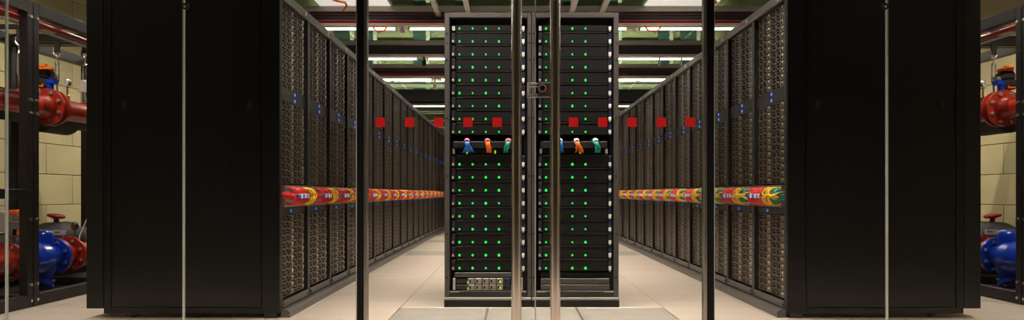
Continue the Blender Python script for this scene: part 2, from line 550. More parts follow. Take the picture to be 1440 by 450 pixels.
# ------------------------------------------------------------------ glass front
GY = 4.2
GX = [1.01, 2.035, 3.06]
GTOP = 3.05
wins = [('window_1', -2.035, -1.03, 'left fixed glass pane beside the doors'), ('window_2', -3.06, -2.035, 'outer left fixed glass pane before the black end panel'),
        ('window_3', 1.03, 2.035, 'right fixed glass pane beside the doors'), ('window_4', 2.035, 3.06, 'outer right fixed glass pane before the black end panel'),
        ('window_6', -4.08, -3.06, 'far left glass pane before the pipes'), ('window_7', 3.06, 4.08, 'far right glass pane before the pipes')]
for nm, xa, xb, lb in wins:
    w = struct(link(nm, None, None, ((xa + xb) / 2, GY, 0)), lb)
    h = (xb - xa) / 2
    MB().box(-h + 0.004, h - 0.004, -0.006, 0.006, 0.0, GTOP).obj('glass_pane', 'glass_front', w)
    inner = -1 if xa > 0 else 1
    # the ground outer edge of the pane with its sealing joint
    e = -inner * h
    MB().box(e - 0.0042, e + 0.0042, -0.009, 0.008, 0.0, GTOP).obj('pane_edge', 'glass_edge', w)
    if abs(xa + xb) / 2 < 2:
        c = link('clamp', None, w, (e + inner * 0.018, -0.012, 1.858))
        MB().cyl((0, 0, 0), (0, -0.012, 0), 0.019, 20).obj('clamp_disc', 'rack_dark', c)
        MB().cyl((-0.002, -0.012, -0.002), (-0.002, -0.016, -0.002), 0.007, 12).obj('clamp_bolt', 'steel', c)
for s, nm in ((-1, 'trim_1'), (1, 'trim_2')):
    m = struct(link(nm, None, None, (s * 1.01, GY, 0)), '%s dark door jamb of the glass front' % ('left' if s < 0 else 'right'))
    MB().box(-0.0165, 0.0165, -0.03, 0.03, 0, GTOP).obj('jamb', 'gasket', m)
    x0, x1 = sorted((s * 0.0175, s * 0.0265))
    MB().box(x0, x1, -0.012, 0.012, 0, GTOP).obj('pane_edge', 'glass_edge', m)
struct(MB().box(-4.1, 4.1, GY - 0.03, GY + 0.03, GTOP, GTOP + 0.05).obj('trim_3', 'rack_dark'), 'dark head rail above the glass front')

st_me = MB().box(-0.0268, 0.0268, -0.0012, 0, -0.0268, 0.0268).mesh('red_sticker', 'sticker_red')
for s, nm in ((-1, 'door_1'), (1, 'door_2')):
    d = struct(link(nm, None, None, (0, GY, 0)), '%s glass door leaf with red square stickers' % ('left' if s < 0 else 'right'))
    g = lambda a, c: tuple(sorted((s * a, s * c)))
    x0, x1 = g(0.003, 0.968)
    gp = MB().box(x0, x1, -0.006, 0.006, 0.012, 2.9).obj('glass_pane', 'glass_front', d)
    x0, x1 = g(0.968, 0.992)
    MB().cbox(x0, x1, -0.025, 0.02, 0.012, 2.9, 0.004).obj('hinge_stile', 'aluminium', d)
    x0, x1 = g(0.0005, 0.0035)
    MB().box(x0, x1, -0.006, 0.006, 0.012, 2.9).obj('pane_edge', 'glass_edge', d)
    hd = MB().cyl((s * 0.110, -0.085, 0.03), (s * 0.110, -0.085, 2.15), 0.0295, 36).obj('pull_handle', 'handle_metal', d)
    for z in (0.5, 1.6):
        MB().cyl((s * 0.110, -0.085, z), (s * 0.110, -0.006, z), 0.012, 12).obj('standoff', 'steel', hd)
    for k in range(5):
        link('red_sticker', st_me, d, (s * (0.2205 + 0.169 * k), -0.0065, 1.192))
def gx(px, y=GY):
    return (px - CX0) * y / F_PX + CAMX
def gz(py, y=GY):
    return CAMZ + (HZ - py) * y / F_PX
lock = thing('door_lock', 'steel cylinder lock joining the two glass door leaves', 'lock', (0, GY - 0.006, gz(127.5)))
zc = gz(127.5)
b = MB().cbox(gx(757), gx(774), -0.022, 0, -0.046, 0.046, 0.003)
b.obj('lock_body', 'lock_brown', lock)
for za, zb in ((0.036, 0.046), (-0.046, -0.037)):
    MB().box(gx(757), gx(774), -0.026, 0, za, zb).obj('lock_trim', 'steel', lock)
cyx, cyz = gx(762.3), gz(125.3) - zc
MB().tube([(cyx, -0.022, cyz), (cyx, -0.036, cyz)], 0.024, 28).obj('cylinder_ring', 'steel', lock)
MB().tube([(cyx, -0.03, cyz), (cyx, -0.0375, cyz)], 0.015, 24).obj('key_cylinder', 'gasket', lock)
for za, zb in ((0.034, 0.042), (0.018, 0.026), (-0.028, -0.021), (-0.042, -0.031)):
    MB().cbox(gx(741), gx(756.6), -0.02, 0, za, zb, 0.001).obj('keeper_bar', 'steel', lock)
MB().box(gx(741), gx(744), -0.018, 0, -0.042, 0.042).obj('keeper_plate', 'pale_grey', lock)

# ------------------------------------------------------------------ rack rows
# rack-local frame: x = viewer's right, y = into the rack, z = up; origin mid-front on the floor
RW, COLW, RY0, NRACK = 1.24, 0.62, 4.55, 10
RX = 1.585
RTOP = 2.06
REC = 0.02
U = 0.0443
BLOCKS = [('upper', 1.462, 12), ('middle', 0.842, 12), ('lower', 0.110, 12)]
NW = 0.49

def rack_meshes():
    M = {}
    b = MB()
    for x in (-0.62, -0.025, 0.595):
        w = 0.05 if x == -0.025 else 0.025
        b.cbox(x, x + w, -0.002, 0.05, 0.05, RTOP - 0.055, 0.003)
    M['post3'] = b
    def post(w):
        return MB().cbox(0, w, -0.002, 0.05, 0.05, RTOP - 0.055, 0.003).mesh('post', 'rack_dark')
    M['post_n'] = post(0.025)
    M['post_w'] = post(0.05)
    M['top'] = MB().cbox(-0.6195, 0.6195, -0.012, 0.05, RTOP - 0.055, RTOP, 0.006).mesh('top_bar', 'rack_grey')
    lb = MB().box(-0.012, 0.012, -0.0135, -0.012, -0.012, 0.012)
    M['label'] = lb.mesh('name_tag', 'white_plastic')
    M['roof'] = MB().box(-0.6195, 0.6195, 0.05, 1.10, RTOP - 0.03, RTOP - 0.005).mesh('roof_panel', 'rack_black')
    M['back'] = MB().box(-0.6, 0.6, 0.30, 0.32, 0.06, RTOP - 0.03).mesh('inner_back', 'void')
    M['mid'] = MB().box(-0.004, 0.004, 0.05, 0.30, 0.06, RTOP - 0.055).mesh('divider', 'rack_black')
    M['base'] = MB().box(-0.6195, 0.6195, 0.0, 1.10, 0.048, 0.06).mesh('base_panel', 'rack_black')
    # protruding kick plinth with a chamfered top edge
    M['plinth'] = MB().prism_x([(0.0, 0.0), (0.0, 0.05), (-0.035, 0.05), (-0.055, 0.036), (-0.055, 0.0)][::-1], -0.617, 0.617).mesh('plinth', 'plinth_grey')
    pl = MB().cbox(-0.282, 0.282, -0.006, 0.0, 0.056, 0.104, 0.004)
    pl.cyl((-0.262, -0.006, 0.08), (-0.262, -0.012, 0.08), 0.009, 8).cyl((0.262, -0.006, 0.08), (0.262, -0.012, 0.08), 0.009, 8)
    M['kick'] = pl.mesh('kick_plate', 'rack_grey')
    # panels
    M['blank'] = MB().cbox(-0.275, 0.275, REC - 0.006, REC + 0.05, 0, U - 0.002, 0.002).mesh('switch_panel', 'face_dark')
    M['led'] = MB().cyl((0, 0, 0), (0, -0.006, 0), 0.0105, 10).mesh('indicator_light', 'led_blue')
    M['led2'] = MB().cyl((0, 0, 0), (0, -0.006, 0), 0.011, 10).mesh('indicator_light', 'led_blue_dim')
    pp = MB()
    pp.box(-0.25, 0.25, REC, REC + 0.06, 0.69, 0.835, 0)
    pp.box(-0.255, -0.245, REC - 0.03, REC, 0.69, 0.835, 0).box(0.245, 0.255, REC - 0.03, REC, 0.69, 0.835, 0)
    for k in range(16):
        x = -0.225 + 0.03 * k
        for z in (0.815, 0.71):
            pp.box(x - 0.009, x + 0.009, REC - 0.010, REC, z - 0.009, z + 0.009, 1)
            pp.box(x - 0.006, x + 0.006, REC - 0.030, REC - 0.010, z - 0.006, z + 0.006, 2)
    M['patch'] = pp.mesh('patch_panel', ['patch_metal', 'node_black', 'tray_white'])
    M['low'] = MB().cbox(-0.275, 0.275, REC - 0.004, REC + 0.05, 0.645, 0.688, 0.002).mesh('switch_panel', 'face_dark')
    ps = MB().box(0, 0.018, 0.03, 0.07, 0.12, RTOP - 0.10, 0)
    for k in range(15):
        z = 0.2 + 0.12 * k
        ps.box(0.002, 0.016, 0.026, 0.03, z, z + 0.028, 1)
    M['strip'] = ps.mesh('power_strip', ['rack_black', 'pale_grey'])
    M['fill'] = MB().box(-0.275, 0.275, REC, REC + 0.05, 1.998, 2.006).mesh('top_filler', 'face_dark')
    c = MB()
    c.cyl((-0.012, 0, 0.024), (0.012, 0, 0.024), 0.024, 16)
    c.box(-0.02, 0.02, -0.012, 0.012, 0.036, 0.05)
    M['caster'] = c.mesh('caster', 'rubber')
    sw = MB().cbox(-0.006, 0.006, 0.0, 1.10, 0.052, RTOP - 0.056, 0.002)
    M['side'] = sw.mesh('side_wall', 'rack_black')
    M['door'] = MB().cbox(-0.61, 0.61, 1.105, 1.215, 0.058, RTOP, 0.006).mesh('rear_door', 'rack_black')
    return M
RM = rack_meshes()

def node_parts():
    ch = MB().box(-NW / 2, NW / 2, REC + 0.004, REC + 0.20, 0.0008, U - 0.0008)
    ch.box(-NW / 2, NW / 2, REC - 0.001, REC + 0.004, 0.0008, 0.003)
    bay = MB()                       # origin at the left edge of a half
    for z0, z1 in ((0.0012, 0.0052), (0.0200, 0.0240), (0.0392, 0.0432)):
        bay.box(0.004, 0.172, REC - 0.002, REC + 0.004, z0, z1, 0, False)
    for x, w in ((0.004, 0.008), (0.083, 0.014), (0.162, 0.010)):
        bay.box(x, x + w, REC - 0.004, REC + 0.003, 0.0012, 0.0432, 0, False)
    for x in (0.014, 0.099):                     # release catches in each slot
        bay.box(x, x + 0.022, REC - 0.007, REC + 0.003, 0.0052, 0.0115, 0, False)
        bay.box(x + 0.030, x + 0.052, REC - 0.007, REC + 0.003, 0.0330, 0.0392, 0, False)
    la = MB()
    la.box(0.178, 0.236, REC - 0.005, REC + 0.004, 0.004, 0.0405, 0, False)
    la.box(0.182, 0.196, REC - 0.012, REC - 0.005, 0.010, 0.034, 0, False)
    la.box(0.206, 0.228, REC - 0.010, REC - 0.005, 0.022, 0.034, 1, False)
    return ch, bay, la
n_ch, n_bay, n_la = node_parts()
node_ch = n_ch.mesh('server_node', 'node_black')
node_bay = n_bay.mesh('drive_bay', 'node_tan')
node_la = n_la.mesh('latch', ['node_latch', 'stud'])

def cable_mesh(kind, seed):
    rnd = random.Random(seed)
    b = MB()
    zc = 0.7625
    def cable(u, zt, out, du, end, r, mid_off):
        j = lambda a: rnd.uniform(-a, a)
        s = 1 if zt > zc else -1
        hz = abs(zt - zc)
        pts = [(u, REC - 0.03, zt)]
        for th in (0.35, 0.75, 1.15, 1.5):
            pts.append((u + du * th / 1.5 + j(.003), -0.012 - (out - 0.012) * math.sin(th) + j(.002), zc + s * (hz * math.cos(th) ** 0.8 * 1.04 + 0.003) + j(.002)))
        pts += [(u + du + (end - u) * 0.25, -out * 0.80 + j(.008), zc + j(.012)),
                (u + (end - u) * 0.7, -out * 0.42 + j(.01), zc + j(.026)),
                (end, REC + 0.01, zc + j(.03))]
        # smooth (Catmull-Rom)
        P = [Vector(p) for p in pts]
        sm = []
        for i in range(len(P) - 1):
            p0, p1, p2, p3 = P[max(i - 1, 0)], P[i], P[i + 1], P[min(i + 2, len(P) - 1)]
            for q in range(3):
                t = q / 3
                sm.append(0.5 * ((2 * p1) + (p2 - p0) * t + (2 * p0 - 5 * p1 + 4 * p2 - p3) * t * t + (3 * p1 - p0 - 3 * p2 + p3) * t ** 3))
        sm.append(P[-1])
        b.tube(sm, r, 5, 0, False)
    if kind == 'red':
        for k in range(10):
            for zt in (0.815, 0.71):
                cable(-0.225 + 0.03 * k, zt, rnd.uniform(0.060, 0.074), 0.0, -0.285, 0.0054, 0)
    elif kind == 'yellow':
        for k in range(5):
            for zt in (0.815, 0.71):
                cable(0.09 + 0.03 * k, zt, rnd.uniform(0.072, 0.088), 0.012, 0.285, 0.0050, 0)
    elif kind == 'teal':
        for k in range(5):
            for zt in (0.80, 0.725):
                cable(0.110 + 0.028 * k, zt, rnd.uniform(0.035, 0.050), 0.012, 0.285, 0.0055, 0)
    elif kind == 'green':
        for k in range(6):
            z = zc + rnd.uniform(-0.03, 0.03)
            b.tube([(0.13, 0.0, z), (0.2, -0.03, z + rnd.uniform(-.01, .01)), (0.26, -0.035, z * 0.5 + zc * 0.5), (0.30, 0.01, z)], 0.005, 5, 0, False)
    return b
CABM = {k: [cable_mesh(k, 11 * s + 3).mesh('cables', 'cable_' + k) for s in range(3)] for k in ('red', 'yellow', 'teal', 'green')}
def tie_mesh():
    b = MB()
    for k, x in enumerate((-0.205, -0.145, -0.105, -0.06, -0.02, 0.012)):
        x1 = (-0.145, -0.105, -0.06, -0.02, 0.012, 0.03)[k]
        d = 0.002 if k % 2 else 0.0
        b.cbox(x, x1 + 0.0005, -0.080 - d, -0.060, 0.7625 - 0.012 - d, 0.7625 + 0.012 + d, 0.003, k % 2)
    return b.mesh('cable_tie', ['tie_blue', 'tie_white'])
tie_me = tie_mesh()

def col_word(c):
    return 'nearest' if c == 0 else ORD[c] if c < 12 else '%dth' % (c + 1)

far_nodes = MB()
for side, nm in ((-1, 'left'), (1, 'right')):
    rot = PI / 2 if side < 0 else -PI / 2
    for k in range(NRACK):
        yc = RY0 + RW * (k + 0.5)
        word = 'nearest' if k == 0 else ('last' if k == NRACK - 1 else ORD[k])
        rk = thing('server_rack', 'black two-column server rack, %s of the %s rack row%s' % (word, nm, ' with blank end panel' if k == 0 else ''),
                   'server rack', (side * RX, yc, 0), rot, 'server racks in the %s row' % nm)
        link('post', RM['post_n'], rk, (-0.62, 0, 0))
        link('post', RM['post_w'], rk, (-0.025, 0, 0))
        link('post', RM['post_n'], rk, (0.595, 0, 0))
        tb = link('top_bar', RM['top'], rk)
        for x in (-0.31, 0.31):
            link('name_tag', RM['label'], tb, (x + 0.2, 0, RTOP - 0.028))
        for q in ('roof', 'back', 'mid', 'base', 'plinth', 'door'):
            link(RM[q].name.split('.')[0], RM[q], rk)
        link('side_wall', RM['side'], rk, (-0.613, 0, 0))
        link('side_wall', RM['side'], rk, (0.613, 0, 0))
        for x in (-0.55, 0.55):
            for y in (0.08, 0.95):
                link('caster', RM['caster'], rk, (x, y, 0))
        for h in (0, 1):
            # column index counted from the doors
            c = 2 * k + (h if side < 0 else 1 - h)
            x0 = -0.31 + 0.62 * h
            link('kick_plate', RM['kick'], rk, (x0, 0, 0))
            for zz in (1.376, 1.4185):
                p = link('switch_panel', RM['blank'], rk, (x0, 0, zz))
                link('indicator_light', RM['led'], p, (0.02, REC - 0.006, U * 0.5))
            p = link('switch_panel', RM['low'], rk, (x0, 0, 0))
            link('indicator_light', RM['led2'], p, (-0.06, REC - 0.004, 0.666))
            link('patch_panel', RM['patch'], rk, (x0, 0, 0))
            link('power_strip', RM['strip'], rk, (x0 + (0.258 if side < 0 else -0.276), 0, 0))
            link('top_filler', RM['fill'], rk, (x0, 0, 0))
            # cables
            cw = col_word(c)
            T = Matrix.Translation((side * RX, yc, 0)) @ Matrix.Rotation(rot, 4, 'Z') @ Matrix.Translation((x0, 0, 0))
            base = T @ Vector((0, 0, 0))
            names = ['red', 'yellow'] + (['teal', 'green'] if side > 0 else [])
            if side > 0 and c > 2:
                names = ['red', 'yellow', 'teal']
            for q in names:
                o = thing('network_cable_bundle', '%s network cable bundle on the patch panel, %s column of the %s row' % (q if q != 'green' else 'dark green', cw, nm),
                          'cables', base, rot, '%s cable bundles in the %s row' % (q, nm))
                link('cables', CABM[q][c % 3], o)
                if q == 'red':
                    link('cable_tie', tie_me, o)
            # server nodes
            for bn, zb, cnt in BLOCKS:
                for i in range(cnt):
                    z = zb + U * i
                    if c < 4:
                        n = cnt - 1 - i
                        pw = 'top' if n == 0 else ('bottom' if n == cnt - 1 else ORD[n] + ' from top')
                        o = link('server_node', node_ch, None, T @ Vector((0, 0, z)), rot)
                        tag(o, 'slotted server node, %s of %s block, %s column of %s rack row' % (pw, bn, cw, nm),
                            'server', '%s block of server nodes, %s %s column' % (bn, cw, nm))
                        for hx in (-NW / 2, 0.0):
                            link('drive_bay', node_bay, o, (hx, 0, 0))
                            link('latch', node_la, o, (hx, 0, 0))
                    else:
                        for src, off, hs in ((n_ch, 0, (0,)), (n_bay, 1, (-NW / 2, 0.0)), (n_la, 2, (-NW / 2, 0.0))):
                            for hx in hs:
                                far_nodes.xf = T @ Matrix.Translation((hx, 0, z))
                                base_i = len(far_nodes.v)
                                far_nodes.v.extend([tuple(far_nodes.xf @ Vector(p)) for p in src.v])
                                far_nodes.f.extend([[a + base_i for a in f] for f in src.f])
                                far_nodes.mi.extend([off + m for m in src.mi])
                                far_nodes.sm.extend(src.sm)
        if k == 0:
            # big blank end panel facing the doors
            sx = -1 if side < 0 else 1          # local x of the near end
            xe = sx * 0.62
            a = lambda p, q: tuple(sorted((xe + sx * p, xe + sx * q)))
            x0, x1 = a(0.0, 0.022)
            ep = MB().cbox(x0, x1, 0.0, 0.115, 0.03, RTOP, 0.003).cbox(x0, x1, 1.055, 1.10, 0.03, RTOP, 0.003)
            ep.box(x0, x1, 0.115, 1.055, 0.03, 0.065).box(x0, x1, 0.115, 1.055, RTOP - 0.04, RTOP)
            ep = ep.obj('end_frame', 'rack_panel', rk)
            x0, x1 = a(0.0, 0.018)
            pn = MB().cbox(x0, x1, 0.118, 1.052, 0.068, RTOP - 0.043, 0.003).obj('end_panel', 'rack_panel', rk)
            x2, x3 = a(0.018, 0.020)
            for yl in (0.19, 0.975):
                MB().cbox(x2, x3, yl - 0.014, yl + 0.014, 1.31, 1.36, 0.0008).obj('latch_cup', 'rack_dark', pn)
            x2, x3 = a(0.022, 0.025)
            for yl in (0.09, 0.28, 0.7, 1.0):
                MB().cyl(((x2 + x3) / 2 - sx * 0.0015, yl, 0.047), ((x2 + x3) / 2 + sx * 0.0015, yl, 0.047), 0.006, 8).obj('screw', 'gasket', ep)
            for yl in (0.03, 0.14, 0.19):
                MB().box(x2 - (0.001 if sx > 0 else -0.001), x3 - (0.001 if sx > 0 else -0.001), yl, yl + 0.022, 0.056, 0.060).obj('slot', 'gasket', ep)
            x0, x1 = a(0.002, 0.014)
            MB().cbox(x0, x1, 1.107, 1.213, 0.06, RTOP - 0.002, 0.003).obj('door_edge', 'rack_black', rk)
            x0, x1 = a(-0.02, 0.012)
            MB().box(x0, x1, 0.02, 0.10, 0.0, 0.03).obj('foot', 'rack_dark', rk)
far_nodes.xf = None
o = far_nodes.obj('server_nodes', ['node_black', 'node_tan', 'node_latch', 'stud'])
tag(o, 'slotted server nodes filling the distant columns of both rack rows', 'servers')
stuff(o)

# ------------------------------------------------------------------ the two racks in the middle
CY = 5.0
def cx(px): return (px - CX0) * CY / F_PX + CAMX
def cz(py): return CAMZ + (HZ - py) * CY / F_PX
LED_N = 18.25
serv_face = MB().cbox(0, 0.452, 0.014, 0.40, 0.001, 0.0845, 0.002).mesh('faceplate', 'server_face')
serv_face_half = MB().cbox(0, 0.452, 0.014, 0.40, 0.001, 0.0425, 0.002).mesh('faceplate', 'server_face')
serv_lip = MB().box(0.0, 0.452, 0.0105, 0.0142, 0.0815, 0.0845).mesh('lit_edge_lip', 'server_lip')  # paler strip paints the lit line along the server's top edge
led_me = MB().tube([(0, 0.014, 0), (0, 0.0085, 0)], 0.0082, 10).mesh('green_light', 'led_green')
ear_me = MB().cbox(-0.028, -0.004, 0.004, 0.016, 0.004, 0.080, 0.002, 0).box(-0.010, -0.005, 0.001, 0.004, 0.035, 0.075, 1).box(-0.026, -0.013, 0.000, 0.004, 0.012, 0.028, 2).mesh('mounting_ear', ['rack_dark', 'blue_grey', 'pale_grey'])
tag_me = MB().cbox(0.456, 0.474, 0.002, 0.012, 0.008, 0.034, 0.001, 0).box(0.459, 0.470, 0.004, 0.012, 0.0, 0.004, 0).mesh('white_tag', 'white_plastic')
ear2_me = MB().cbox(0.455, 0.478, 0.008, 0.018, 0.036, 0.080, 0.002).mesh('mounting_ear', 'blue_grey')
lab_me = MB().box(0.006, 0.048, 0.0125, 0.0138, 0.0775, 0.0805).mesh('label_strip', 'label_green')

for side, nm in ((-1, 'left'), (1, 'right')):
    xl, xr = (-0.600, -0.002) if side < 0 else (0.002, 0.600)
    rk = thing('server_rack', 'dark grey server rack with green lights, %s of the middle pair' % nm, 'server rack', ((xl + xr) / 2, CY, 0), 0, 'middle server racks')
    h = (xr - xl) / 2
    for x0, x1 in ((-h, -h + (0.034 if side < 0 else 0.026)), (h - (0.026 if side < 0 else 0.034), h)):
        p = MB().cbox(x0, x1, -0.006, 0.05, 0.062, cz(18), 0.003).obj('post', 'rack_grey', rk)
        for zz in (1.88, 1.815, 1.70, 1.30, 0.90, 0.5, 0.2):
            MB().tube([((x0 + x1) / 2, -0.006, zz), ((x0 + x1) / 2, -0.0075, zz)], 0.006, 8).obj('bolt_hole', 'gasket', p)
    MB().cbox(-h + 0.026, h - 0.026, -0.008, 0.05, cz(25), cz(18), 0.003).obj('top_bar', 'rack_grey', rk)
    MB().box(-h, -h + 0.006, 0.05, 1.0, 0.06, cz(18)).obj('side_panel', 'rack_black', rk)
    MB().box(h - 0.006, h, 0.05, 1.0, 0.06, cz(18)).obj('side_panel', 'rack_black', rk)
    MB().box(-h, h, 0.05, 1.0, cz(18) - 0.02, cz(18) - 0.004).obj('roof_panel', 'rack_black', rk)
    MB().box(-h + 0.006, h - 0.006, 0.42, 0.43, 0.06, cz(18) - 0.02).obj('inner_back', 'void', rk)
    MB().prism_x([(0.03, 0.0), (0.03, 0.062), (-0.012, 0.062), (-0.03, 0.048), (-0.03, 0.0)][::-1], -h, h).obj('plinth', 'rack_black', rk)
    MB().cbox(-h + 0.002, h - 0.002, -0.031, 0.0, 0.048, 0.0645, 0.002).obj('plinth_highlight', 'vent_frame', rk)  # beige strip paints the highlight along the plinth top
    MB().box(-h, h, 0.03, 1.0, 0.0, 0.06).obj('base_panel', 'rack_black', rk)
    b = MB().cbox(-h + 0.03, h - 0.03, 0.0, 0.03, 0.066, cz(409), 0.003)
    b.obj('base_rail', 'rack_dark', rk)
    b = MB().box(-h + 0.035, -h + 0.10, -0.002, 0.0, cz(411), cz(410)).box(h - 0.10, h - 0.035, -0.002, 0.0, cz(411), cz(410))
    b.obj('rail_slot', 'pale_grey', rk)
    for x0, x1 in ((-h + 0.026, cx(640 if side < 0 else 760) - 0.03 - (xl + xr) / 2), (cx(735 if side < 0 else 857) + 0.006 - (xl + xr) / 2, h - 0.026)):
        MB().box(x0, x1, 0.03, 0.06, cz(409), cz(25)).obj('side_filler', 'rack_black', rk)
    # cable management bar in the middle
    bx0 = cx(637 if side < 0 else 760) - (xl + xr) / 2
    MB().cbox(bx0, bx0 + 0.46, -0.010, 0.035, cz(208), cz(199), 0.003).obj('cable_bar', 'face_dark', rk)
    pm = MB()
    pm.box(bx0, bx0 + 0.46, 0.05, 0.20, cz(217), cz(208), 0)
    for q in range(12):
        pm.box(bx0 + 0.03 + q * 0.034, bx0 + 0.052 + q * 0.034, 0.044, 0.05, cz(215), cz(210), 1)
    pm.box(bx0 - 0.004, bx0 + 0.012, 0.02, 0.05, cz(216), cz(209), 2).box(bx0 + 0.45, bx0 + 0.466, 0.02, 0.05, cz(216), cz(209), 2)
    pm.box(bx0 + 0.235 + (0.05 if side < 0 else 0.04), bx0 + 0.245 + (0.05 if side < 0 else 0.04), 0.038, 0.05, cz(215.5), cz(211), 3)
    pm.box(bx0 + 0.09, bx0 + 0.098, 0.038, 0.05, cz(216), cz(213), 3)
    pm.obj('port_panel', ['rack_black', 'rack_dark', 'pale_grey', 'led_lime'], rk)
    bx = cx(641 if side < 0 else 763) - (xl + xr) / 2
    MB().box(bx, bx + 0.452, 0.02, 0.03, cz(35), cz(26)).obj('blank_panel', 'node_black', rk)
    if side < 0:
        MB().cbox(bx - 0.01, bx + 0.46, 0.006, 0.05, cz(390), cz(383.5), 0.002).obj('blank_panel', 'server_lip', rk)
    else:
        for za, zb in ((399, 392), (408, 400.5)):
            MB().cbox(bx - 0.012, bx + 0.462, 0.004, 0.05, cz(za), cz(zb), 0.002).obj('blank_panel', 'server_lip', rk)
        MB().box(bx - 0.012, bx + 0.462, 0.03, 0.05, cz(391), cz(384)).obj('blank_panel', 'node_black', rk)
    # servers
    rows = [('above', i, 39.5 + 18.22 * i) for i in range(9)] + [('below', i, 231.0 + 18.29 * i) for i in range(9)]
    for grp, i, yl in rows:
        half = grp == 'above' and i == 0
        zb = cz(yl + 4.2)
        n = ORD[i] if i else 'top'
        s = thing('rack_server', 'black server with green lights, %s%s %s the cables in the %s middle rack' % (n, '' if i == 0 else ' down', grp, nm),
                  'server', (cx(641 if side < 0 else 763), CY, zb), 0, 'servers with green lights, %s middle rack' % nm)
        link('faceplate', serv_face_half if half else serv_face, s)
        if not half:
            link('lit_edge_lip', serv_lip, s)
            link('label_strip', lab_me, s)
            link('mounting_ear', ear2_me, s)
            link('mounting_ear', ear_me, s)
        else:
            MB().cbox(-0.026, -0.006, 0.004, 0.016, 0.004, 0.036, 0.002).obj('mounting_ear', 'pale_grey', s)
        link('white_tag', tag_me, s)
        for q in range(4):
            sc = 0.75 + 0.4 * random.random()
            l = link('green_light', led_me, s, (0.0245 + 0.0909 * q, 0, 0.0205))
            l.scale = (sc * (0.8 if grp == 'above' else 1), 1, sc * 1.1)

# power chassis at the foot of the left middle rack
pc = thing('power_chassis', 'beige modular power unit at the foot of the left middle rack', 'power unit', (cx(637), CY, cz(408.5)))
W = cx(735) - cx(637)
MB().box(0, W, 0.02, 0.35, 0, cz(391) - cz(408.5)).obj('chassis', 'node_black', pc)
for x in (0.0, W - 0.016):
    MB().cbox(x, x + 0.016, -0.012, 0.02, 0.002, cz(391) - cz(408.5), 0.003).obj('side_handle', 'pale_grey', pc)
hh = (cz(391) - cz(408.5)) / 2
for r in (0, 1):
    for q in range(7):
        x0 = cx(658.5 + 10 * q) - cx(637)
        if q < 7 and x0 + 0.044 < W - 0.01:
            m = MB().cbox(x0, x0 + 0.043, 0.0, 0.02, hh * r + 0.002, hh * (r + 1) - 0.002, 0.002, 0)
            m.box(x0 + 0.008, x0 + 0.018, -0.001, 0.0, hh * r + 0.012, hh * r + 0.03, 1)
            if q == 4:
                m.box(x0 + 0.018, x0 + 0.030, -0.003, 0.0, hh * r + 0.010, hh * r + 0.024, 2)
            m.obj('module', ['patch_metal' if q < 5 else 'blue_grey', 'node_black', 'led_lime'], pc)
    MB().cbox(0.02, cx(658) - cx(637), 0.008, 0.02, hh * r + 0.004, hh * (r + 1) - 0.004, 0.003).obj('fan_module', 'rack_dark', pc)
    MB().box(cx(657.2) - cx(637), cx(658.4) - cx(637), -0.001, 0.01, hh * r + 0.002, hh * r + 0.020).obj('status_light', 'led_lime', pc)

# cable bundles hung over the middle bars
def drop_bundle(px_top, px_bot, color, tie, label, spread=0.03, n=11, seed=1, hook=0.0):
    rnd = random.Random(seed)
    t = thing('patch_cable_bundle', label, 'cables', (cx(px_top), CY, cz(200)), 0, 'cable bundles over the middle rack bars')
    dx = cx(px_bot) - cx(px_top)
    z0 = cz(200)
    b = MB()
    for k in range(n):
        a = 2 * PI * k / n
        ox, oy = 0.011 * math.cos(a), 0.008 * math.sin(a)
        e = rnd.uniform(-1, 1)
        b.tube([(ox * 1.2 + hook, 0.085, 0.010 + oy), (ox + hook * 0.6, 0.045, 0.020 + oy), (ox, -0.002, 0.016 + oy), (ox + dx * 0.12, -0.028 + oy, -0.004),
                (ox + dx * 0.35, -0.034 + oy, cz(204) - z0), (ox * 1.2 + dx * 0.7 + e * spread * 0.35, -0.028 + oy, cz(208.5) - z0),
                (dx + e * spread, -0.002 + oy, cz(212.5) - z0), (dx + e * spread * 1.3, 0.045, cz(214) - z0)], 0.0052, 6, 0, True)
    b.obj('cables', color, t)
    MB().tube([(0, -0.006, 0.012), (dx * 0.05, -0.024, -0.001)], 0.0195, 14).obj('cable_tie', tie, t)
drop_bundle(656.8, 659.5, 'cable_blue', 'tie_red', 'blue cable bundle with pink tie in the left middle rack', 0.038, 12, 1, -0.012)
drop_bundle(685.5, 687.5, 'cable_orange', 'tie_red', 'orange cable bundle with pink tie in the left middle rack', 0.014, 10, 2)
drop_bundle(714.5, 712.0, 'cable_teal', 'tie_red', 'teal cable bundle with pink tie in the left middle rack', 0.014, 10, 3, 0.02)
drop_bundle(786.8, 790.0, 'cable_blue', 'tie_white', 'blue cable bundle beside the door handle in the right middle rack', 0.012, 11, 4)
drop_bundle(810.5, 815.5, 'cable_orange', 'tie_white', 'orange cable bundle with white tie in the right middle rack', 0.024, 11, 5, -0.008)
drop_bundle(837.0, 841.5, 'cable_teal', 'tie_white', 'teal cable bundle with white tie in the right middle rack', 0.016, 10, 6, -0.018)

